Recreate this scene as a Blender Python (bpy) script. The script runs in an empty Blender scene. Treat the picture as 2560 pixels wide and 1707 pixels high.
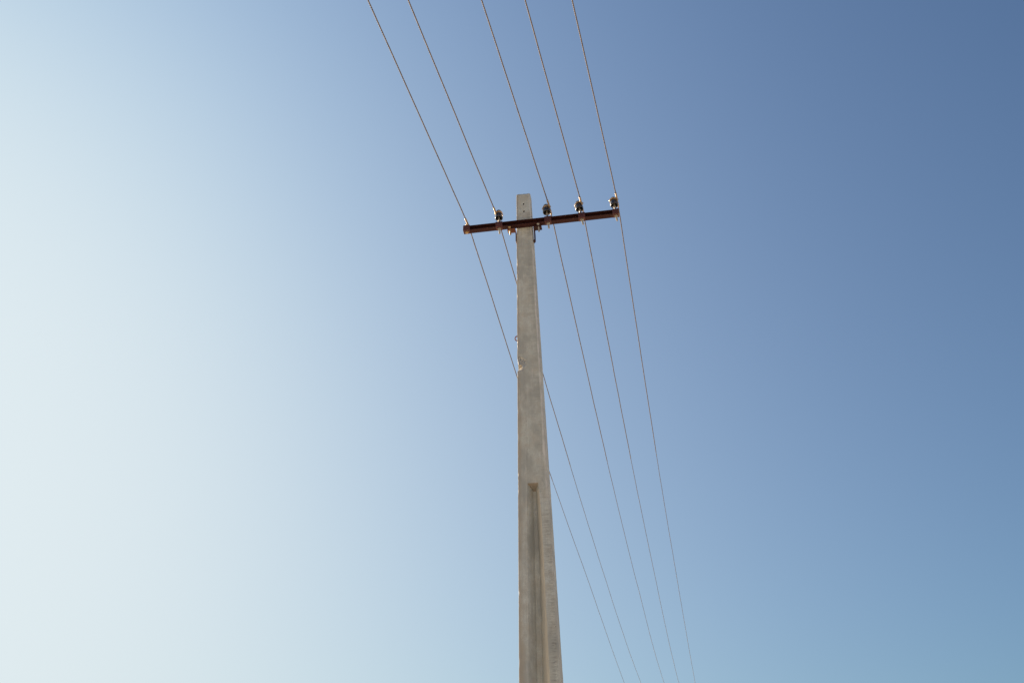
import bpy, bmesh, math, random
from mathutils import Matrix, Vector, noise

random.seed(7)
S = bpy.context.scene
COL = S.collection

# ------------------------------------------------------------------ camera
CAM = Vector((0.96015, -7.81028, 1.6))
CR = Vector((0.98945465, 0.14456843, -0.00891383))
CU = Vector((0.07931506, -0.48929751, 0.86850277))
CF = Vector((-0.12119656, 0.86005111, 0.49560415))
cam = bpy.data.objects.new("Camera", bpy.data.cameras.new("Camera"))
COL.objects.link(cam)
S.camera = cam
cam.matrix_world = Matrix(((CR.x, CU.x, -CF.x, CAM.x), (CR.y, CU.y, -CF.y, CAM.y),
                           (CR.z, CU.z, -CF.z, CAM.z), (0, 0, 0, 1)))
cam.data.sensor_width = 36.0
cam.data.lens = 35.0
cam.data.clip_start = 0.05
cam.data.clip_end = 6000.0

# ------------------------------------------------------------------ sun and sky
SUN_EL, SUN_AZ = math.radians(27), math.radians(-50)      # azimuth from +Y towards +X
SUN = Vector((math.sin(SUN_AZ) * math.cos(SUN_EL), math.cos(SUN_AZ) * math.cos(SUN_EL), math.sin(SUN_EL)))

world = bpy.data.worlds.new("World")
S.world = world
world.use_nodes = True
wt = world.node_tree
bg = wt.nodes["Background"]
SKY_STRENGTH = 0.055
EXPO = 1.62
GAIN = 2 ** -EXPO / SKY_STRENGTH            # air-light terms below are display radiances
bg.inputs[1].default_value = SKY_STRENGTH
sky = wt.nodes.new("ShaderNodeTexSky")
sky.sky_type = 'NISHITA'
sky.sun_disc = False
sky.sun_elevation = SUN_EL
sky.sun_rotation = SUN_AZ
sky.altitude = 2000
sky.air_density = 2.0
sky.dust_density = 0.5
sky.ozone_density = 10.0
tint = wt.nodes.new("ShaderNodeVectorMath"); tint.operation = 'MULTIPLY'
wt.links.new(sky.outputs[0], tint.inputs[0])
tint.inputs[1].default_value = tuple(v * GAIN for v in (0.0223, 0.0418, 0.0691))
# dust in the air scatters light forward round the sun (two Henyey-Greenstein lobes that thin
# out with height), and a pale layer lies along the horizon
tc = wt.nodes.new("ShaderNodeTexCoord")
nrm = wt.nodes.new("ShaderNodeVectorMath"); nrm.operation = 'NORMALIZE'
wt.links.new(tc.outputs["Generated"], nrm.inputs[0])
dot = wt.nodes.new("ShaderNodeVectorMath"); dot.operation = 'DOT_PRODUCT'
wt.links.new(nrm.outputs[0], dot.inputs[0]); dot.inputs[1].default_value = SUN


def wmath(op, a, b):
    n = wt.nodes.new("ShaderNodeMath"); n.operation = op
    for i, v in enumerate((a, b)):
        if isinstance(v, (int, float)):
            n.inputs[i].default_value = v
        else:
            wt.links.new(v, n.inputs[i])
    return n.outputs[0]


sep = wt.nodes.new("ShaderNodeSeparateXYZ")
wt.links.new(nrm.outputs[0], sep.inputs[0])
el = wmath('MAXIMUM', sep.outputs[2], 0.0)
total = tint.outputs[0]


def air(fac, col):
    """add one air-light term"""
    global total
    c = wt.nodes.new("ShaderNodeVectorMath"); c.operation = 'SCALE'
    c.inputs[0].default_value = tuple(v * GAIN for v in col)
    wt.links.new(fac, c.inputs["Scale"])
    a = wt.nodes.new("ShaderNodeVectorMath"); a.operation = 'ADD'
    wt.links.new(total, a.inputs[0]); wt.links.new(c.outputs[0], a.inputs[1])
    total = a.outputs[0]


def thin(h):
    return wmath('EXPONENT', wmath('MULTIPLY', el, -h), 0)


def lobe(g):
    return wmath('DIVIDE', 1 - g * g, wmath('POWER', wmath('SUBTRACT', 1 + g * g, wmath('MULTIPLY', dot.outputs["Value"], 2 * g)), 1.5))


air(wmath('MULTIPLY', lobe(.5716), thin(1.674)), (0.2614, 0.1889, 0.0196))
air(wmath('MULTIPLY', lobe(.5667), thin(.362)), (0.0072, 0.0559, 0.1192))
air(thin(2.244), (0.0098, 0.0954, 0.0922))
# thick bright haze saturates: the glow levels off to an even pale white instead of growing on
sx = wt.nodes.new("ShaderNodeSeparateXYZ"); cx_ = wt.nodes.new("ShaderNodeCombineXYZ")
wt.links.new(total, sx.inputs[0])
for ch, top in enumerate((0.792, 0.877, 0.913)):
    inv = wmath('ADD', wmath('POWER', wmath('MAXIMUM', sx.outputs[ch], 1e-4), -4.0), (top * GAIN) ** -4.0)
    wt.links.new(wmath('POWER', inv, -0.25), cx_.inputs[ch])
wt.links.new(cx_.outputs[0], bg.inputs[0])

sl = bpy.data.lights.new("Sun", 'SUN')
sl.energy = 4.6
sl.angle = math.radians(0.53)
sl.color = (1.0, 0.80, 0.58)
sun = bpy.data.objects.new("Sun", sl)
COL.objects.link(sun)
sun.rotation_euler = (-SUN).to_track_quat('-Z', 'Y').to_euler()
sun.location = SUN * 50

S.view_settings.view_transform = 'Standard'
S.view_settings.look = 'None'
S.view_settings.exposure = EXPO
S.view_settings.gamma = 1.0


# ------------------------------------------------------------------ materials
class Mat:
    def __init__(self, name):
        self.m = bpy.data.materials.new(name)
        self.m.use_nodes = True
        self.t = self.m.node_tree
        self.b = self.t.nodes["Principled BSDF"]
        self.tc = self.t.nodes.new("ShaderNodeTexCoord")

    def link(self, a, b):
        self.t.links.new(a, b)

    def n(self, kind, **kw):
        x = self.t.nodes.new(kind)
        for k, v in kw.items():
            setattr(x, k, v)
        return x

    def coord(self, scale=(1, 1, 1), loc=(0, 0, 0), rot=(0, 0, 0)):
        mp = self.n("ShaderNodeMapping")
        mp.inputs["Scale"].default_value = scale
        mp.inputs["Location"].default_value = loc
        mp.inputs["Rotation"].default_value = rot
        self.link(self.tc.outputs["Object"], mp.inputs[0])
        return mp.outputs[0]

    def noise(self, scale=5, detail=4, rough=.55, vec=None, dist=0.0):
        x = self.n("ShaderNodeTexNoise")
        x.inputs["Scale"].default_value = scale
        x.inputs["Detail"].default_value = detail
        x.inputs["Roughness"].default_value = rough
        x.inputs["Distortion"].default_value = dist
        self.link(vec if vec is not None else self.tc.outputs["Object"], x.inputs["Vector"])
        return x.outputs["Fac"]

    def voro(self, scale, vec=None, rand=1.0):
        x = self.n("ShaderNodeTexVoronoi")
        x.inputs["Scale"].default_value = scale
        x.inputs["Randomness"].default_value = rand
        self.link(vec if vec is not None else self.tc.outputs["Object"], x.inputs["Vector"])
        return x

    def ramp(self, fac, stops):
        x = self.n("ShaderNodeValToRGB")
        e = x.color_ramp.elements
        while len(e) < len(stops):
            e.new(0.5)
        for k, (p, c) in enumerate(stops):
            e[k].position = p
            e[k].color = (c, c, c, 1) if isinstance(c, (int, float)) else (*c, 1)
        self.link(fac, x.inputs[0])
        return x.outputs[0]

    def mix(self, fac, a, b, mode='MIX'):
        x = self.n("ShaderNodeMix", data_type='RGBA', blend_type=mode)
        for s, v in ((0, fac), (6, a), (7, b)):
            if isinstance(v, (int, float)):
                x.inputs[s].default_value = v
            elif isinstance(v, tuple):
                x.inputs[s].default_value = (*v, 1)
            else:
                self.link(v, x.inputs[s])
        return x.outputs[2]

    def math(self, op, a, b=0.0):
        x = self.n("ShaderNodeMath", operation=op)
        for i, v in enumerate((a, b)):
            if isinstance(v, (int, float)):
                x.inputs[i].default_value = v
            else:
                self.link(v, x.inputs[i])
        return x.outputs[0]

    def attr(self, name):
        x = self.n("ShaderNodeAttribute", attribute_name=name)
        return x.outputs["Fac"]

    def bump(self, height, strength=.3, dist=.002, base=None):
        x = self.n("ShaderNodeBump")
        x.inputs["Strength"].default_value = strength
        x.inputs["Distance"].default_value = dist
        self.link(height, x.inputs["Height"])
        if base is not None:
            self.link(base, x.inputs["Normal"])
        return x.outputs[0]

    def out(self, color=None, rough=None, normal=None, metal=0.0, spec=.5, coat=0.0):
        b = self.b
        for name, v in (("Base Color", color), ("Roughness", rough), ("Metallic", metal)):
            if v is None:
                continue
            if isinstance(v, tuple):
                b.inputs[name].default_value = (*v, 1)
            elif isinstance(v, (int, float)):
                b.inputs[name].default_value = v
            else:
                self.link(v, b.inputs[name])
        b.inputs["Specular IOR Level"].default_value = spec
        b.inputs["Coat Weight"].default_value = coat
        if normal is not None:
            self.link(normal, b.inputs["Normal"])
        return self.m


def mat_concrete():
    M = Mat("concrete")
    u, rug, wall = M.attr("face_u"), M.attr("broken"), M.attr("groove_wall")
    big = M.noise(2.2, 5, .6)
    mid = M.noise(14, 6, .65)
    fine = M.noise(140, 5, .7)
    base = M.ramp(big, [(.30, (.485, .500, .440)), (.50, (.570, .592, .538)), (.72, (.640, .668, .617))])
    base = M.mix(M.ramp(mid, [(.40, .0), (.62, .75)]), base, (.48, .450, .375))
    base = M.mix(M.ramp(fine, [(.42, .0), (.70, .6)]), base, (.35, .335, .305))
    blo = M.noise(5.5, 5, .62, M.coord((1, 1, .55), (2, 8, 3)))
    base = M.mix(M.ramp(blo, [(.46, 0), (.60, .9)]), base, (.375, .380, .345))
    # form lines: faint horizontal trowel ripples, strongest on the right half
    rip = M.noise(1.0, 4, .6, M.coord((7, 7, 130)), .5)
    right = M.ramp(M.math('ADD', M.math('MULTIPLY', u, .5), .5), [(.42, .12), (.75, 1.0)])
    patch = M.ramp(M.noise(1.6, 3, .5, M.coord((1, 1, 1), (3, 0, 1))), [(.38, .15), (.62, 1.0)])
    ripm = M.math('MULTIPLY', M.math('MULTIPLY', right, patch), M.ramp(rip, [(.48, 0), (.66, 1)]))
    base = M.mix(M.math('MULTIPLY', ripm, .60), base, (.215, .210, .200))
    # narrow dark ladder of form-oil marks near the right corner low on the pole
    lad = M.ramp(M.noise(1.0, 5, .75, M.coord((14, 14, 95)), .8), [(.46, 0), (.66, 1)])
    ladu = M.ramp(M.math('ADD', M.math('MULTIPLY', u, .5), .5), [(.74, 0), (.88, 1), (.95, 1), (.985, 0)])
    M.tcg = M.n("ShaderNodeSeparateXYZ")
    M.link(M.tc.outputs["Object"], M.tcg.inputs[0])
    z = M.tcg.outputs[2]
    low = M.ramp(M.math('MULTIPLY', z, .1), [(.40, 1), (.50, 0)])
    base = M.mix(M.math('MULTIPLY', M.math('MULTIPLY', lad, ladu), M.math('MULTIPLY', low, .72)), base, (.15, .148, .138))
    # pale cement slurry along the right corner higher up
    sl_u = M.math('ADD', M.math('MULTIPLY', u, .5), M.math('ADD', .5, M.math('MULTIPLY', M.math('SUBTRACT', M.noise(5, 4, .6), .5), .12)))
    slur = M.ramp(sl_u, [(.885, 0), (.915, 1), (.965, 1), (1.0, .25)])
    slz = M.ramp(M.noise(1.0, 3, .6, M.coord((.5, .5, 3.0), (0, 0, 4.2))), [(.40, 0.15), (.56, 1)])
    hi = M.ramp(M.math('MULTIPLY', z, .1), [(.43, .1), (.50, 1)])
    base = M.mix(M.math('MULTIPLY', M.math('MULTIPLY', slur, slz), M.math('MULTIPLY', hi, .85)), base, (.68, .665, .63))
    # rust-brown run-off by the left corner
    lu = M.math('ADD', M.math('MULTIPLY', u, .5), M.math('ADD', .5, M.math('MULTIPLY', M.math('SUBTRACT', M.noise(4, 5, .6), .5), .35)))
    runl = M.ramp(lu, [(.02, 1), (.16, 0)])
    base = M.mix(M.math('MULTIPLY', runl, .60), base, (.36, .285, .20))
    # paler yellowish tone on the right-hand wall of the groove
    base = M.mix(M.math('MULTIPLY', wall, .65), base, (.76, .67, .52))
    base = M.mix(M.attr("groove_end"), base, (.25, .222, .188))  # shadow at the groove's top, painted as a darker end face
    # thin upright scratches
    scr = M.ramp(M.noise(1.0, 2, .5, M.coord((55, 55, 1.3)), 1.2), [(.655, 0), (.68, 1), (.70, 0)])
    base = M.mix(M.math('MULTIPLY', scr, .5), base, (.20, .20, .195))
    pal = M.ramp(M.noise(1.0, 2, .5, M.coord((48, 48, 1.7), (7, 3, 2)), 1.0), [(.665, 0), (.685, 1), (.70, 0)])
    base = M.mix(M.math('MULTIPLY', pal, .5), base, (.66, .645, .62))
    stk = M.ramp(M.noise(1.0, 4, .6, M.coord((30, 30, .9), (2, 5, 1)), .6), [(.50, 0), (.66, 1)])
    base = M.mix(M.math('MULTIPLY', stk, .28), base, (.33, .325, .30))
    # blow holes
    v = M.voro(75)
    keep = M.ramp(M.noise(30, 2, .5), [(.60, 0), (.64, 1)])
    psz = M.ramp(M.noise(47, 2, .5, M.coord((1, 1, 1), (1, 6, 2))), [(.35, .35), (.7, 1)])
    hole = M.math('MULTIPLY', M.ramp(M.math('DIVIDE', v.outputs["Distance"], psz), [(.12, 1), (.24, 0)]), keep)
    v2 = M.voro(26)
    keep2 = M.ramp(M.noise(11, 2, .5, M.coord((1, 1, 1), (5, 2, 9))), [(.64, 0), (.67, 1)])
    hole2 = M.math('MULTIPLY', M.ramp(v2.outputs["Distance"], [(.06, 1), (.10, 0)]), keep2)
    holes = M.math('MAXIMUM', hole, hole2)
    base = M.mix(M.math('MULTIPLY', holes, .75), base, (.070, .066, .060))
    # broken concrete, with a brighter sunlit tone painted into the split lower part
    agg = M.voro(150)
    agr = M.ramp(agg.outputs["Distance"], [(.1, 0), (.6, 1)])
    brk = M.mix(M.attr("sunlit_tone"), M.mix(agr, (.27, .285, .295), (.50, .515, .52)), M.mix(agr, (.38, .32, .24), (.58, .52, .42)))
    base = M.mix(rug, base, brk)
    h = M.math('ADD', M.math('MULTIPLY', fine, .6), M.math('MULTIPLY', rip, M.math('MULTIPLY', right, .6)))
    h = M.math('SUBTRACT', h, M.math('MULTIPLY', holes, 1.2))
    h = M.math('ADD', h, M.math('MULTIPLY', M.math('MULTIPLY', agg.outputs["Distance"], rug), 2.5))
    return M.out(base, .9, M.bump(h, .55, .003), 0, .25)


def mat_paint(name, col, col2, dust):
    M = Mat(name)
    a = M.noise(9, 5, .6)
    c = M.mix(M.ramp(a, [(.35, 0), (.7, 1)]), col, col2)
    c = M.mix(M.ramp(M.noise(60, 5, .7), [(.52, 0), (.75, dust)]), c, (.20, .15, .12))
    v = M.ramp(M.noise(28, 3, .6, M.coord((1, 1, 1), (4, 1, 2))), [(.66, 0), (.70, .5)])
    c = M.mix(v, c, (.23, .10, .05))
    return M.out(c, M.ramp(a, [(.3, .6), (.7, .8)]), M.bump(M.noise(220, 4, .6), .25, .001), 0, .22)


def mat_zinc(name, col, col2, metal=.55, rough=.45):
    M = Mat(name)
    c = M.mix(M.ramp(M.noise(70, 4, .6), [(.35, 0), (.7, 1)]), col, col2)
    return M.out(c, rough, M.bump(M.noise(300, 3, .6), .2, .0006), metal, .5)


def mat_porcelain():
    M = Mat("glazed_porcelain")
    c = M.mix(M.ramp(M.noise(35, 4, .6), [(.40, 0), (.7, 1)]), (.016, .017, .020), (.045, .042, .042))
    d = M.ramp(M.noise(90, 5, .7, M.coord((1, 1, .5))), [(.56, 0), (.70, .55)])
    c = M.mix(d, c, (.20, .165, .13))
    return M.out(c, M.ramp(M.noise(60, 4, .6), [(.35, .16), (.7, .45)]), M.bump(M.noise(120, 3, .5), .12, .001), 0, .6, .3)


def mat_wire():
    M = Mat("weathered_wire")
    c = M.mix(M.ramp(M.noise(40, 4, .6), [(.35, 0), (.7, 1)]), (.105, .080, .062), (.180, .143, .112))
    return M.out(c, .7, None, .1, .25)


def mat_ground():
    M = Mat("dry_earth")
    a = M.noise(.06, 8, .6)
    b = M.noise(1.3, 6, .65)
    c = M.mix(M.ramp(a, [(.35, 0), (.68, 1)]), (.44, .392, .318), (.52, .474, .395))
    c = M.mix(M.ramp(b, [(.45, 0), (.75, .6)]), c, (.36, .305, .235))
    peb = M.voro(9)
    c = M.mix(M.ramp(peb.outputs["Distance"], [(.10, .7), (.2, 0)]), c, (.38, .35, .31))
    return M.out(c, .95, M.bump(M.math('ADD', b, M.noise(12, 5, .6)), .5, .04), 0, .2)


CONC = mat_concrete()
PAINT = mat_paint("red_oxide_paint", (.024, .0056, .0050), (.037, .0086, .0078), .12)
PAINT2 = mat_paint("lit_dusty_oxide_paint", (.074, .026, .024), (.100, .038, .034), .4)  # arm's paint, dustier, with the clamps' sky-facing brightness put into the colour
STRAPM = mat_paint("sunlit_oxide_paint", (.100, .034, .020), (.160, .058, .030), .3)  # left strap's red oxide with the sun's orange painted into its colour
ZINC = mat_zinc("zinc_plate", (.30, .275, .225), (.42, .385, .32))
BRASS = mat_zinc("yellow_zinc_plate", (.33, .21, .09), (.45, .31, .15), .6, .4)
TIE = mat_zinc("tie_wire_metal", (.40, .28, .16), (.58, .44, .28), .5, .4)
PORC = mat_porcelain()
WIRE = mat_wire()
REBAR = mat_paint("rusty_rebar", (.16, .05, .03), (.24, .09, .05), .3)
DARK = Mat("dark_hole").out((.03, .025, .02), .9)
EARTH = mat_ground()


# ------------------------------------------------------------------ mesh helpers
class MB:
    """Collects shapes and links them as ONE mesh object."""

    def __init__(self):
        self.v, self.f = [], []

    def ring_surface(self, rings, closed=True, cap=True):
        n, o = len(rings[0]), len(self.v)
        for r in rings:
            self.v += [tuple(p) for p in r]
        for i in range(len(rings) - 1):
            for j in range(n if closed else n - 1):
                k = (j + 1) % n
                self.f.append((o + i * n + j, o + i * n + k, o + (i + 1) * n + k, o + (i + 1) * n + j))
        if cap:
            self.f.append(tuple(o + j for j in reversed(range(n))))
            self.f.append(tuple(o + (len(rings) - 1) * n + j for j in range(n)))
        return self

    def tube(self, pts, rad, n=8, cap=True):
        pts = [Vector(p) for p in pts]
        rings = []
        ref = None
        for i, p in enumerate(pts):
            d = (pts[min(i + 1, len(pts) - 1)] - pts[max(i - 1, 0)]).normalized()
            if ref is None:
                ref = Vector((0, 0, 1)) if abs(d.z) < .9 else Vector((1, 0, 0))
            a = (ref - d * ref.dot(d)).normalized()
            ref = a
            b = d.cross(a)
            r = rad[i] if isinstance(rad, (list, tuple)) else rad
            rings.append([p + a * r * math.cos(2 * math.pi * k / n) + b * r * math.sin(2 * math.pi * k / n) for k in range(n)])
        return self.ring_surface(rings, True, cap)

    def lathe(self, prof, n=40, M=Matrix.Identity(4)):
        rings = [[M @ Vector((r * math.cos(2 * math.pi * k / n), r * math.sin(2 * math.pi * k / n), z)) for k in range(n)] for r, z in prof]
        return self.ring_surface(rings, True, True)

    def bevel_box(self, lo, hi, bev=.002, M=Matrix.Identity(4), seg=2):
        bm = bmesh.new()
        bmesh.ops.create_cube(bm, size=1)
        for v in bm.verts:
            v.co = Vector([(lo[k] + hi[k]) / 2 + v.co[k] * (hi[k] - lo[k]) for k in range(3)])
        bmesh.ops.bevel(bm, geom=list(bm.edges), offset=bev, segments=seg, affect='EDGES', profile=.5)
        o = len(self.v)
        bm.verts.index_update()
        self.v += [tuple(M @ v.co) for v in bm.verts]
        self.f += [tuple(o + v.index for v in f.verts) for f in bm.faces]
        bm.free()
        return self

    def build(self, name, mat, parent=None, matrix=None, smooth=40):
        me = bpy.data.meshes.new(name)
        me.from_pydata(self.v, [], self.f)
        bm = bmesh.new(); bm.from_mesh(me)
        bmesh.ops.recalc_face_normals(bm, faces=bm.faces)
        bm.to_mesh(me); bm.free()
        me.materials.append(mat)
        for p in me.polygons:
            p.use_smooth = True
        me.set_sharp_from_angle(angle=math.radians(smooth))
        o = bpy.data.objects.new(name, me)
        COL.objects.link(o)
        if parent:
            o.parent = parent
        if matrix is not None:
            o.matrix_world = matrix
            if parent:
                o.matrix_parent_inverse = Matrix.Identity(4)
                o.matrix_basis = parent_world(parent).inverted() @ matrix
        return o


WORLD = {}


def parent_world(o):
    m = o.matrix_basis.copy()
    while o.parent:
        o = o.parent
        m = o.matrix_basis @ m
    return m


def tag(o, label=None, cat=None, group=None, kind=None):
    for k, v in (("label", label), ("category", cat), ("group", group), ("kind", kind)):
        if v:
            o[k] = v


# ------------------------------------------------------------------ ground
gb = MB()
R0 = [0, 2, 4, 7, 11, 17, 26, 40, 65, 110, 200, 400, 900, 2000, 4000]
rings = []
for r in R0[1:]:
    rings.append([Vector((r * math.cos(2 * math.pi * k / 64), r * math.sin(2 * math.pi * k / 64),
                          .10 * noise.noise(Vector((r * math.cos(2 * math.pi * k / 64) * .11, r * math.sin(2 * math.pi * k / 64) * .11, 3))) * min(1, max(0, (r - 3) / 6)))) for k in range(64)])
gb.ring_surface(rings, True, False)
gb.f.append(tuple(range(64)))
ground = gb.build("ground", EARTH, smooth=180)
tag(ground, kind="structure")

# ------------------------------------------------------------------ utility pole
pole = bpy.data.objects.new("utility_pole", None)
COL.objects.link(pole)
tag(pole, "tall tapering grey concrete pole with a dark red steel crossarm and black insulators", "utility pole")

TOP, W0, K, DR = 7.7312, 0.06889, 0.018821, 0.873
ZA = 7.3716                                    # height at which the shaft's axis crosses x = 0


def hw(z):
    return W0 + K * (TOP - z)


def axis_x(z):
    return -0.01422 * (z - ZA)


def lerp_tab(tab, z):
    if z >= tab[0][0]:
        return tab[0][1]
    for (z1, a), (z2, b) in zip(tab, tab[1:]):
        if z >= z2:
            return a + (b - a) * (z1 - z) / (z1 - z2)
    return tab[-1][1]


GT = 4.672                                     # top of the cast groove
RIM_L = [(4.68, -.365), (4.42, -.43), (4.03, -.462), (3.07, -.529), (0, -.60)]
RIM_R = [(4.68, .352), (4.42, .462), (4.03, .482), (3.07, .494), (0, .50)]
FL_L = [(4.68, -.08), (4.03, -.11), (3.07, -.185), (0, -.26)]
FL_R = [(4.68, .10), (4.03, .14), (3.07, .075), (0, .04)]


def groove_depth(z):
    if z >= GT:
        return 0.0
    return .088 + .014 * (GT - z) / 1.6


def nz(*p):
    return noise.noise(Vector(p))


def frac(a, b, n):
    return [a + (b - a) * i / n for i in range(n)]


# cross-section columns, walked along the front from left to right, then round the back
zs = []
z = -1.2
while z < TOP - .012:
    zs.append(z)
    if z < 2.6:
        z += .10
    elif GT - .07 < z < GT + .012 or 5.70 < z < 5.94:
        z += .004
    else:
        z += .012
zs += [TOP - .010, TOP - .006, TOP - .003, TOP]


def section(z):
    """list of (x, y, u, broken, wall)"""
    h = hw(z); d = h * DR
    cx = axis_x(z)
    c = .006 + .0015 * nz(0, 0, z * 6)                                  # left corner rounding
    cr = .011 + .003 * nz(4, 0, z * 4)                                   # right corner rounding
    # chipped left arris: the corner loses a few millimetres here and there
    chip = max(0, nz(1.3, 7, z * 9) + .55 * nz(2, 1, z * 31) - .14) * .0085
    chip += max(0, nz(9.3, 7, z * 75)) * .0022
    chipr = max(0, nz(5.1, 2, z * 11) + .5 * nz(6, 1, z * 45) - .25) * .010 + max(0, nz(3.3, 2, z * 60)) * .0015
    endt = max(0, (z - (TOP - .010)) / .010)
    sh = .005 * endt
    rl, rr, fl, fr = (lerp_tab(t, min(z, GT)) for t in (RIM_L, RIM_R, FL_L, FL_R))
    us = []
    u0, u1 = -1 + c / h, 1 - cr / h
    us += [(u, 0) for u in frac(u0, rl, 22)]
    us += [(u, 1) for u in frac(rl, fl, 14)]
    us += [(u, 2) for u in frac(fl, fr, 4)]
    us += [(u, 3) for u in frac(fr, rr, 14)]
    us += [(u, 4) for u in frac(rr, u1, 14)] + [(u1, 4)]
    gd = groove_depth(z)
    out = []
    for u, k in us:
        x = u * h
        y = -d
        g = wall = sunlit_tone = 0
        if k == 1:
            g = gd * (u - rl) / (fl - rl)
        elif k == 2:
            g = gd
        elif k == 3:
            t = (u - fr) / (rr - fr)
            g = gd * (1 - t)
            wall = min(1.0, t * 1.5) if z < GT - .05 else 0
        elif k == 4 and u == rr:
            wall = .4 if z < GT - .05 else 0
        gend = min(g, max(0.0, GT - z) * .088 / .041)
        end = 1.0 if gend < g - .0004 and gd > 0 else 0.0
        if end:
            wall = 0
        y += gend
        y += .0009 * nz(x * 30, z * 12, 2) + .0004 * nz(x * 90, z * 90, 5)
        # broken-out hollow on the left edge
        brk = 0
        ex = (x + h - .012) / .066
        ez = (z - 5.818) / (.072 if z > 5.818 else .078)
        wob = .22 * nz(x * 60, z * 60, 8) + .12 * nz(x * 160, z * 160, 4)
        rr2 = math.hypot(ex - .05, ez) + wob
        if rr2 < 1:
            depth = (1 - rr2) ** .75
            brk = min(1, depth * 4)
            # the upper half is a slanting roof, the floor below it is a ledge facing the sky
            y += .022 * min(1, depth * 1.7) * (1.15 if z > 5.800 else .25) + .006 * nz(x * 95, z * 95, 1) + .004 * nz(x * 220, z * 220, 3)
        # below it the corner is split off on a slant that faces the low sun
        tz = (z - 5.738) / .072
        if 0 < tz < 1.06:
            ramp_ = min(1, tz / .85) * min(1, (1.06 - tz) * 8)
            reach = .050 + .014 * nz(z * 40, 3, 3)
            ed = x + h
            if ed < reach:
                kk = (1 - ed / reach) * ramp_
                y += .078 * kk + .006 * min(1, kk * 4) * nz(x * 120, z * 120, 7)
                sunlit_tone = min(1, kk * 5); brk = max(brk, sunlit_tone)
        out.append([x, y, u, brk, wall, sunlit_tone, end])
    # left corner arc comes first in order: side -> front
    pts = []
    # right corner
    rc = []
    for a in (20, 45, 70, 90):
        t = math.radians(a)
        rr_ = cr + chipr
        rc.append([h - cr + cr * math.sin(t) - chipr * .7 * math.sin(2 * t), -d + cr - cr * math.cos(t) + chipr * .7 * math.sin(2 * t), 1.0, min(.6, chipr * 40), 0])
    side_r = [[h + .0008 * nz(s, z * 10, 3), -d + cr + (2 * d - 2 * cr) * s, 1.2, 0, 0] for s in (.12, .3, .5, .7, .88)]
    back = [[h - .01, d, 1.5, 0, 0]]
    gdb = min(gd, max(0.0, GT - z) * .088 / .041)
    for u, k in ((rr, 0), (fr, 1), (fl, 1), (rl, 0)):
        back.append([u * h, d - gdb * k, 1.5, 0, 0])
    back += [[-h + .01, d, 1.5, 0, 0], [-h, d - .01, -1.3, 0, 0]]
    side_l = [[-h + .0012 * nz(s, z * 14, 9), d - (2 * d) * s, -1.2, 0, 0] for s in (.2, .4, .6, .8, .9)]
    lc = []
    for a in (90, 65, 40, 15):
        t = math.radians(a)
        lc.append([-h + c - c * math.sin(t) + chip * .75 * math.sin(t) ** .5, -d + c - c * math.cos(t) + chip * .5, -1.0, min(.9, chip * 70), 0])
    # the hollow opens through the left side as well
    for q in lc + side_l[-2:]:
        ez = (z - 5.806) / .066
        if abs(ez) < 1:
            e = (1 - abs(ez) ** 1.6)
            fall = 1.0 if q in lc else .45
            q[0] += fall * e * (.010 + .006 * nz(q[1] * 80, z * 110, 2))
            q[1] += fall * e * .010
            q[3] = max(q[3], e)
    tz = (z - 5.738) / .072
    if 0 < tz < 1.06:
        A = .078 * min(1, tz / .85) * min(1, (1.06 - tz) * 8)
        for n_, q in enumerate(reversed(lc + side_l)):
            pass
        for n_, q in enumerate(lc):
            q[1] += A; q[3] = max(q[3], min(1, A * 60)); q.append(min(1, A * 60))
        for n_, q in enumerate(side_l):
            q[1] = max(q[1], -d + c + A + .003 * (len(side_l) - n_))
    pts = lc + out + rc + side_r + back + side_l
    res = []
    for q in pts:
        x, y, u, b, w = q[:5]
        f = 1 - sh / h
        res.append((x * f + cx, y * f, u, b, w, q[5] if len(q) > 5 else 0, q[6] if len(q) > 6 else 0))
    return res


sb = MB()
rings, at_u, at_b, at_w, at_f, at_e = [], [], [], [], [], []
for z in zs:
    sec = section(z)
    top_j = 0
    rings.append([Vector((x, y, z + (.0035 * nz(x * 40, y * 40, 3) if z > TOP - .008 else 0))) for x, y, *_ in sec])
    at_u += [s[2] for s in sec]; at_b += [s[3] for s in sec]; at_w += [s[4] for s in sec]; at_f += [s[5] for s in sec]; at_e += [s[6] for s in sec]
sb.ring_surface(rings, True, True)
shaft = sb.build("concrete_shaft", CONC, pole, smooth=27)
for nm, vals in (("face_u", at_u), ("broken", at_b), ("groove_wall", at_w), ("sunlit_tone", at_f), ("groove_end", at_e)):
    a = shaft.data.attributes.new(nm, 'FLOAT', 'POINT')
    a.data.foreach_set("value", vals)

# two drilled bolt holes under the top of the shaft
cut = MB()
for px, pz in ((-.0034, 7.6007), (-.0006, 7.511)):
    d = hw(pz) * DR
    cut.tube([(px, -d - .02, pz), (px, -d + .06, pz)], .0086, 20)
cutter = cut.build("hole_cutter", DARK)
shaft.data.materials.append(DARK)


def carve(o, cutter):
    md = o.modifiers.new("holes", 'BOOLEAN')
    md.operation = 'DIFFERENCE'; md.solver = 'EXACT'; md.object = cutter
    md.material_mode = 'TRANSFER'
    dg = bpy.context.evaluated_depsgraph_get()
    dg.update()
    me = bpy.data.meshes.new_from_object(o.evaluated_get(dg), depsgraph=dg)
    old = o.data
    o.modifiers.clear()
    nm = old.name
    o.data = me
    bpy.data.meshes.remove(old)
    me.name = nm
    cd = cutter.data
    bpy.data.objects.remove(cutter)
    bpy.data.meshes.remove(cd)


carve(shaft, cutter)

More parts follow.
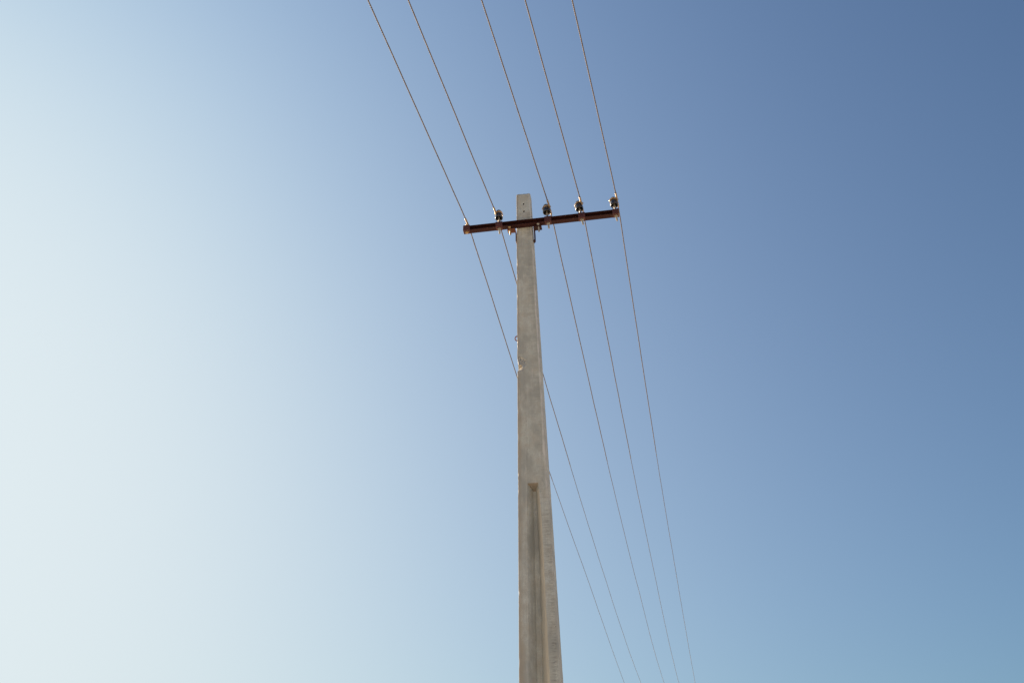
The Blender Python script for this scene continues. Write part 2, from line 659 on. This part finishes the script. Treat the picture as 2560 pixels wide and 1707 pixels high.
# wire lifting loop in the left side
lp = MB()
zl = 6.083
xl = axis_x(zl) - hw(zl)
for off in (0.0, .012):
    P = []
    for i in range(15):
        t = math.pi * i / 14
        P.append((xl + .006 - (.030 - off * .3) * math.sin(t), -hw(zl) * DR + .020 + off, zl + .006 + (.029 - off * .5) * math.cos(t) + off * .5))
    lp.tube(P, .0026, 8)
loop = lp.build("wire_loop", REBAR, shaft)

# ------------------------------------------------------------------ crossarm (own frame: x along, -y towards the viewer, z up)
TAU, TILT = math.radians(9.0), 0.020
AH, AW = .0575, .0515
ARM = Matrix.Translation((0, -.080, 7.3053)) @ Matrix.Rotation(-TILT, 4, 'Y') @ Matrix.Rotation(-TAU, 4, 'X')
XL, XR = -.588, .9145
ab = MB()
t, tf = .005, .006
prof = [(0, 0), (-AW, 0), (-AW, tf * .7), (-AW + .0015, tf), (-t - .005, tf), (-t - .0015, tf + .0015), (-t, tf + .005),
        (-t, AH - tf - .005), (-t - .0015, AH - tf - .0015), (-t - .005, AH - tf), (-AW + .0015, AH - tf), (-AW, AH - tf * .7), (-AW, AH), (0, AH)]
ab.ring_surface([[Vector((x, q, h)) for q, h in prof] for x in [XL + (XR - XL) * i / 60 for i in range(61)]], True, True)
arm = ab.build("crossarm", PAINT, pole, ARM, smooth=30)
sc = MB()
for x in (-.119, .157):
    sc.bevel_box((x - .011, -.041, -.01), (x + .011, -.026, .012), .003)
    sc.bevel_box((x - .011, -.02, .022), (x + .011, .02, .040), .003)
carve(arm, sc.build("slot_cutter", PAINT))
for p in arm.data.polygons:
    p.use_smooth = True
arm.data.set_sharp_from_angle(angle=math.radians(30))

PINS = [-.2367, .2374, .5615, .8880]
ENDX = -.5554
for x in [ENDX] + PINS:
    w = .0335
    cb = MB()
    x0, x1 = max(x - w, XL - .002), min(x + w, XR + .002)
    # U clamp wrapped over the open side of the channel: front plate, bottom plate, short top lip
    cb.bevel_box((x0, -AW - .0055, -.0055), (x1, -AW - .0005, AH + .0045), .0014)
    cb.bevel_box((x0 + .0005, -AW - .0005, -.0052), (x1 - .0005, -.002, -.0006), .0012)
    cb.bevel_box((x0 + .0005, -AW - .0005, AH + .0006), (x1 - .0005, -.020, AH + .0044), .0012)
    cb.build("saddle_clamp", PAINT2, arm, ARM, smooth=30)


def hexnut(mb, M, r, h0, h1):
    prof = [(r * .80, h0), (r, h0 + (h1 - h0) * .22), (r, h1 - (h1 - h0) * .22), (r * .80, h1)]
    mb.lathe(prof, 6, M)


def thread(mb, M, r, h0, h1):
    """threaded rod end pointing down: fine ridges"""
    n = max(4, int((h0 - h1) / .002))
    pr = []
    for i in range(n + 1):
        h = h0 + (h1 - h0) * i / n
        pr.append((r * (1.0 if i % 2 else .88), h))
    pr.append((r * .6, h1 - .0025))
    pr.reverse()
    mb.lathe(pr, 16, M)


# ------------------------------------------------------------------ insulators: porcelain > pin, nut, tie_wire
LEAN = [.035, .070, .115, .055]
HRIM = [.134, .141, .1365, .135]
INS_PROF = [(.006, .052), (.016, .050), (.024, .044), (.0275, .034), (.0290, .018), (.0305, .006), (.0325, .0015), (.0350, .0), (.0372, .0018), (.0382, .006),
            (.0378, .016), (.0366, .030), (.0352, .042), (.0340, .050), (.0315, .057), (.0275, .0615), (.0235, .0645), (.0212, .0690), (.0212, .0735),
            (.0235, .0775), (.0262, .0815), (.0272, .0870), (.0262, .0935), (.0232, .1005), (.0180, .1065), (.0105, .1100), (.0030, .1112)]
NECK = .0715
proto = None
insulators = []
for i, px in enumerate(PINS):
    L = ARM @ Matrix.Translation((px, -AW / 2, 0)) @ Matrix.Rotation(-LEAN[i], 4, 'Y')
    HR = HRIM[i]
    MI = L @ Matrix.Translation((0, 0, HR)) @ Matrix.Rotation(i * 1.3, 4, 'Z')
    if proto is None:
        mb = MB(); mb.lathe(INS_PROF, 48)
        proto = mb.build("insulator", PORC, pole, MI, smooth=60)
        ins = proto
        pb = MB()
        pb.tube([(0, 0, -HR + .0), (0, 0, .052)], .0088, 20)
        pb.lathe([(.0088, -.022), (.0125, -.020), (.0125, -.016), (.0088, -.014)], 24)
        pin = pb.build("pin", ZINC, ins, MI, smooth=50)
        nb = MB()
        M0 = Matrix.Translation((0, 0, -HR))
        nb.lathe([(.012, -.0062), (.0165, -.0064), (.0172, -.0078), (.0165, -.0090), (.012, -.0092)], 28, M0)
        hexnut(nb, M0, .0150, -.0205, -.0094)
        thread(nb, M0, .0086, -.018, -.072)
        nut = nb.build("pin_nut", ZINC, ins, MI, smooth=35)
    else:
        ins = proto.copy(); COL.objects.link(ins); ins.matrix_basis = MI
        for ch in (pin, nut):
            c = ch.copy(); COL.objects.link(c); c.parent = ins
            c.matrix_basis = Matrix.Translation((0, 0, HRIM[0] - HR)) if ch is nut else Matrix.Identity(4)
    insulators.append((ins, MI, L, HR))

# end clamp with its own bolt and no insulator
eb = MB()
ME = ARM @ Matrix.Translation((ENDX, -AW / 2, 0)) @ Matrix.Rotation(-.03, 4, 'Y')
eb.tube([ME @ Vector((0, 0, -.004)), ME @ Vector((0, 0, AH + .052))], .0086, 16)
eb.lathe([(.012, AH + .0052), (.0165, AH + .0056), (.0165, AH + .0080), (.012, AH + .0082)], 24, ME)
hexnut(eb, ME, .0150, AH + .0084, AH + .019)
eb.lathe([(.010, -.0057), (.0172, -.0058), (.0178, -.0075), (.0165, -.0092), (.010, -.0094)], 24, ME)
eb.lathe([(.003, -.0215), (.009, -.0205), (.0135, -.017), (.0148, -.012), (.0148, -.0096)], 24, ME)
eb.build("end_bolt", BRASS, arm, Matrix.Identity(4), smooth=40)

# ------------------------------------------------------------------ straps that hold the arm to the shaft
for side in (-1, 1):
    zt, zb = 7.279 + (.004 if side > 0 else 0), 7.160
    xa = axis_x(7.2) + side * (hw(7.2) + (.006 if side < 0 else .017))
    xo = -.160 if side < 0 else .171
    R = .012
    path = []
    lo_x = axis_x(zb) + side * (hw(zb) + (.007 if side < 0 else .016))
    if side > 0:
        path += [(lo_x - .022, zb - .001), (lo_x - .010, zb - .004), (lo_x - .002, zb + .002), (lo_x, zb + .014)]
    else:
        path += [(lo_x + .004, zb - .006), (lo_x, zb + .012)]
    path += [(xa, zt - R - .030), (xa, zt - R)]
    for a in (30, 60, 90):
        tt = math.radians(a)
        path.append((xa + side * R * (1 - math.cos(tt)), zt - R + R * math.sin(tt)))
    path.append((xo, zt + (xo - xa) * TILT))
    th = .0065 if side < 0 else .0105
    y0, y1 = -.118, -.050
    tb = MB()
    rings = []
    for k, (x, zz) in enumerate(path):
        a = Vector(path[max(k - 1, 0)]); b = Vector(path[min(k + 1, len(path) - 1)])
        dd = (b - a).normalized(); nn = Vector((-dd.y, dd.x)) * th / 2
        # the upright leg lies behind the shaft's front face, the foot reaches forward under the arm
        f = min(1, max(0, (zz - (zt - .045)) / .04))
        ya, yb = -.062 + (y0 + .062) * f, -.022 + (y1 + .022) * f
        rings.append([Vector((x + nn.x, ya, zz + nn.y)), Vector((x + nn.x, yb, zz + nn.y)), Vector((x - nn.x, yb, zz - nn.y)), Vector((x - nn.x, ya, zz - nn.y))])
    tb.ring_surface(rings, True, True)
    st = tb.build("mounting_strap", STRAPM if side < 0 else PAINT, pole, smooth=35)
    bx = -.1367 if side < 0 else .1398
    P1 = ARM @ Vector((bx, -.034, 0))
    P0 = Vector((bx + .006, -.092, zt - .050))
    bb = MB()
    ax = (P1 - P0).normalized()
    MBt = Matrix.Translation(P1) @ ax.to_track_quat('Z', 'Y').to_matrix().to_4x4()
    bb.tube([P0, P1], .0080, 16)
    bb.lathe([(.0025, -.0145), (.0075, -.0140), (.0115, -.0115), (.0138, -.0075), (.0142, -.0025), (.0135, -.0004)], 24, MBt)
    ln = (P1 - P0).length
    bb.lathe([(.004, -ln - .004), (.0085, -ln), (.0085, -ln + .012), (.0075, -ln + .014)], 16, MBt)
    bo = bb.build("bolt", ZINC if side > 0 else BRASS, st, smooth=40)

# ------------------------------------------------------------------ wires
# x, z where tied; near: sideways, fall, sag; far: sideways, fall, sag  (metres, per metre, per metre squared)
YW = -.09125
WIRES = [[-0.54142, 7.37737, -0.06819, 0.02979, 0.00077, 0.02607, 0.05434, 0.00147],
         [-0.26415, 7.47561, -0.07809, 0.03003, 0.0009, 0.02452, 0.04082, 0.00199],
         [0.25634, 7.501, -0.07807, 0.02998, 0.00085, 0.02957, 0.04186, 0.00238],
         [0.56654, 7.502, -0.07681, 0.02998, 0.00087, 0.0359, 0.03888, 0.00226],
         [0.9096, 7.5106, -0.0794, 0.03, 0.00089, 0.0430, 0.022, 0.0014]]
# slow sideways wander of the far spans (distance, metres)
KINKS = [[(0, 0), (1.0, -.003), (2.78, -.0150), (6.02, -.0095), (10.9, .0135), (11.6, .0150), (20.3, -.0115), (26, 0)],
         [(3, -.001), (6.4, -.0016), (12, .0035), (18, 0)],
         [(3.2, 0), (6.6, -.0055), (12.3, .0035), (13.2, .0085), (19, 0)],
         [(3.2, -.002), (6.6, -.003), (12.5, .004), (19, 0)],
         [(0, 0), (1, -.001), (2.9, -.0085), (6.9, -.0160), (13.3, -.0062), (26, .0105), (48, 0)]]
LABELS = ["thin brown wire tied to the bolt at the crossarm's left end, without an insulator",
          "thin brown wire tied to the only insulator left of the pole",
          "thin brown wire tied to the insulator just right of the pole",
          "thin brown wire tied to the middle one of the three insulators right of the pole",
          "thin brown wire tied to the insulator at the crossarm's right tip"]


def kink(i, y):
    tab = KINKS[i]
    if not tab or y <= tab[0][0] or y >= tab[-1][0]:
        return 0.0
    for (a, va), (b, vb) in zip(tab, tab[1:]):
        if y <= b:
            return va + (vb - va) * (y - a) / (b - a)
    return 0.0


def wire_point(i, s):
    x0, z0, an, sn, cn, af, sf, cf = WIRES[i]
    wob = .0018 * nz(s * 1.7, i * 7.3, 1) + .003 * nz(s * .45, i * 3.1, 5) if abs(s) > .25 else 0
    wv = .0018 * nz(s * 1.5, i * 5.3, 9) if abs(s) > .25 else 0
    if s < 0:
        t = -s
        return Vector((x0 + an * t + wob + kink(i, s), YW - t, z0 - sn * t + cn * t * t + wv))
    tt = min(s, 44.0)
    zz = z0 - sf * tt + cf * tt * tt + (s - tt) * (2 * cf * tt - sf) * .5
    return Vector((x0 + af * s + wob + kink(i, s), YW + s, zz + wv))


def stations():
    s, out = -14.0, []
    while s < 50:
        out.append(s)
        s += .012 if abs(s) < .4 else (.018 if -9 < s < 6 else .05)
    return out


def build_wire(i, shift, name="power_line"):
    """six twisted outer strands as a fluted, spiralling section"""
    pts, rad = [], .0051
    for s in stations():
        p = wire_point(i, s)
        f = max(0, 1 - abs(s) / .30)
        pts.append(p + shift * 1.0)
    n = 18
    mb = MB()
    rings = []
    run = 0.0
    for k, p in enumerate(pts):
        a, b = pts[max(k - 1, 0)], pts[min(k + 1, len(pts) - 1)]
        d = (b - a).normalized()
        if k:
            run += (p - pts[k - 1]).length
        e1 = Vector((1, 0, 0)); e1 = (e1 - d * e1.dot(d)).normalized(); e2 = d.cross(e1)
        ph = run / .125 * 2 * math.pi
        ring = []
        for j in range(n):
            th = 2 * math.pi * j / n
            r = rad * (1 + .09 * math.cos(6 * th))
            ring.append(p + e1 * r * math.cos(th + ph) + e2 * r * math.sin(th + ph))
        rings.append(ring)
    mb.ring_surface(rings, True, True)
    o = mb.build(name, WIRE, None, smooth=180)
    tag(o, LABELS[i], "wire", "wires strung over the crossarm")
    return pts


def coil(mb, pts, r, turns, wr, ph=0.0):
    """tie wire wound round a stretch of line wire"""
    N = turns * 10
    P = []
    for k in range(N + 1):
        t = k / N * (len(pts) - 1)
        i = min(int(t), len(pts) - 2)
        p = pts[i].lerp(pts[i + 1], t - i)
        d = (pts[i + 1] - pts[i]).normalized()
        e1 = Vector((1, 0, 0)); e1 = (e1 - d * e1.dot(d)).normalized(); e2 = d.cross(e1)
        a = ph + 2 * math.pi * k / 10
        P.append(p + (e1 * math.cos(a) + e2 * math.sin(a)) * r)
    mb.tube(P, wr, 6)


SL = stations()
for i in range(5):
    if i == 0:
        tgt = ME @ Vector((.012, 0, AH + .030))
    else:
        side = -1 if i == 1 else 1
        ins, MI, L, HR = insulators[i - 1]
        tgt = L @ Vector((side * .0262, 0, HR + NECK))
    p0 = wire_point(i, 0.0)
    # slide the attachment along the sight line only as far as the real neck of the insulator
    d = (p0 - CAM).normalized()
    sh = d * ((tgt.y - p0.y) / d.y)
    pts = build_wire(i, sh)
    tb = MB()
    near = [p for p, s in zip(pts, SL) if -.135 < s < -.022]
    far_ = [p for p, s in zip(pts, SL) if .022 < s < (.10 if i else .06)]
    coil(tb, near, .0069, 17, .0022, i)
    coil(tb, far_, .0069, 14, .0022, i * 2)
    par = arm
    if i:
        par = insulators[i - 1][0]
        # turns round the neck with slack, rising and dropping
        P = []
        for k in range(97):
            a = 2 * math.pi * k / 24 + i
            rr = .0285 + .0045 * math.sin(a * 1.3 + i * 2) + .003 * nz(k * .2, i, 2) + (.006 * max(0, math.sin(a * .5 + i)) if k > 30 else 0)
            P.append(L @ Vector((rr * math.cos(a), rr * math.sin(a), HR + NECK + .006 * math.sin(a + i) + .007 * (k / 96 - .5) - (.006 * max(0, math.sin(a * .5 + i)) if k > 30 else 0))))
        tb.tube(P, .0031, 7)
        # one slack loop slung down over the shoulder
        P = []
        for k in range(33):
            a = 2 * math.pi * k / 32
            P.append(L @ Vector((.0400 * math.cos(a), .0400 * math.sin(a), HR + NECK - .010 - .011 * math.sin(a + i * 1.7))))
        tb.tube(P, .0027, 7)
        if i >= 2:
            # tail end hooked out beside the neck
            P = [L @ Vector((side * (.030 + .016 * math.sin(math.pi * k / 12)), -.018 - .004 * k / 12, HR + NECK + .008 - .045 * k / 12)) for k in range(13)]
            tb.tube(P, .0027, 7)
    else:
        P = [ME @ Vector((.0125 * math.cos(2 * math.pi * k / 16), .0125 * math.sin(2 * math.pi * k / 16), AH + .022 + .0045 * k / 16)) for k in range(65)]
        tb.tube(P, .0023, 7)
    tb.build("tie_wire", TIE, par, Matrix.Identity(4), smooth=60)
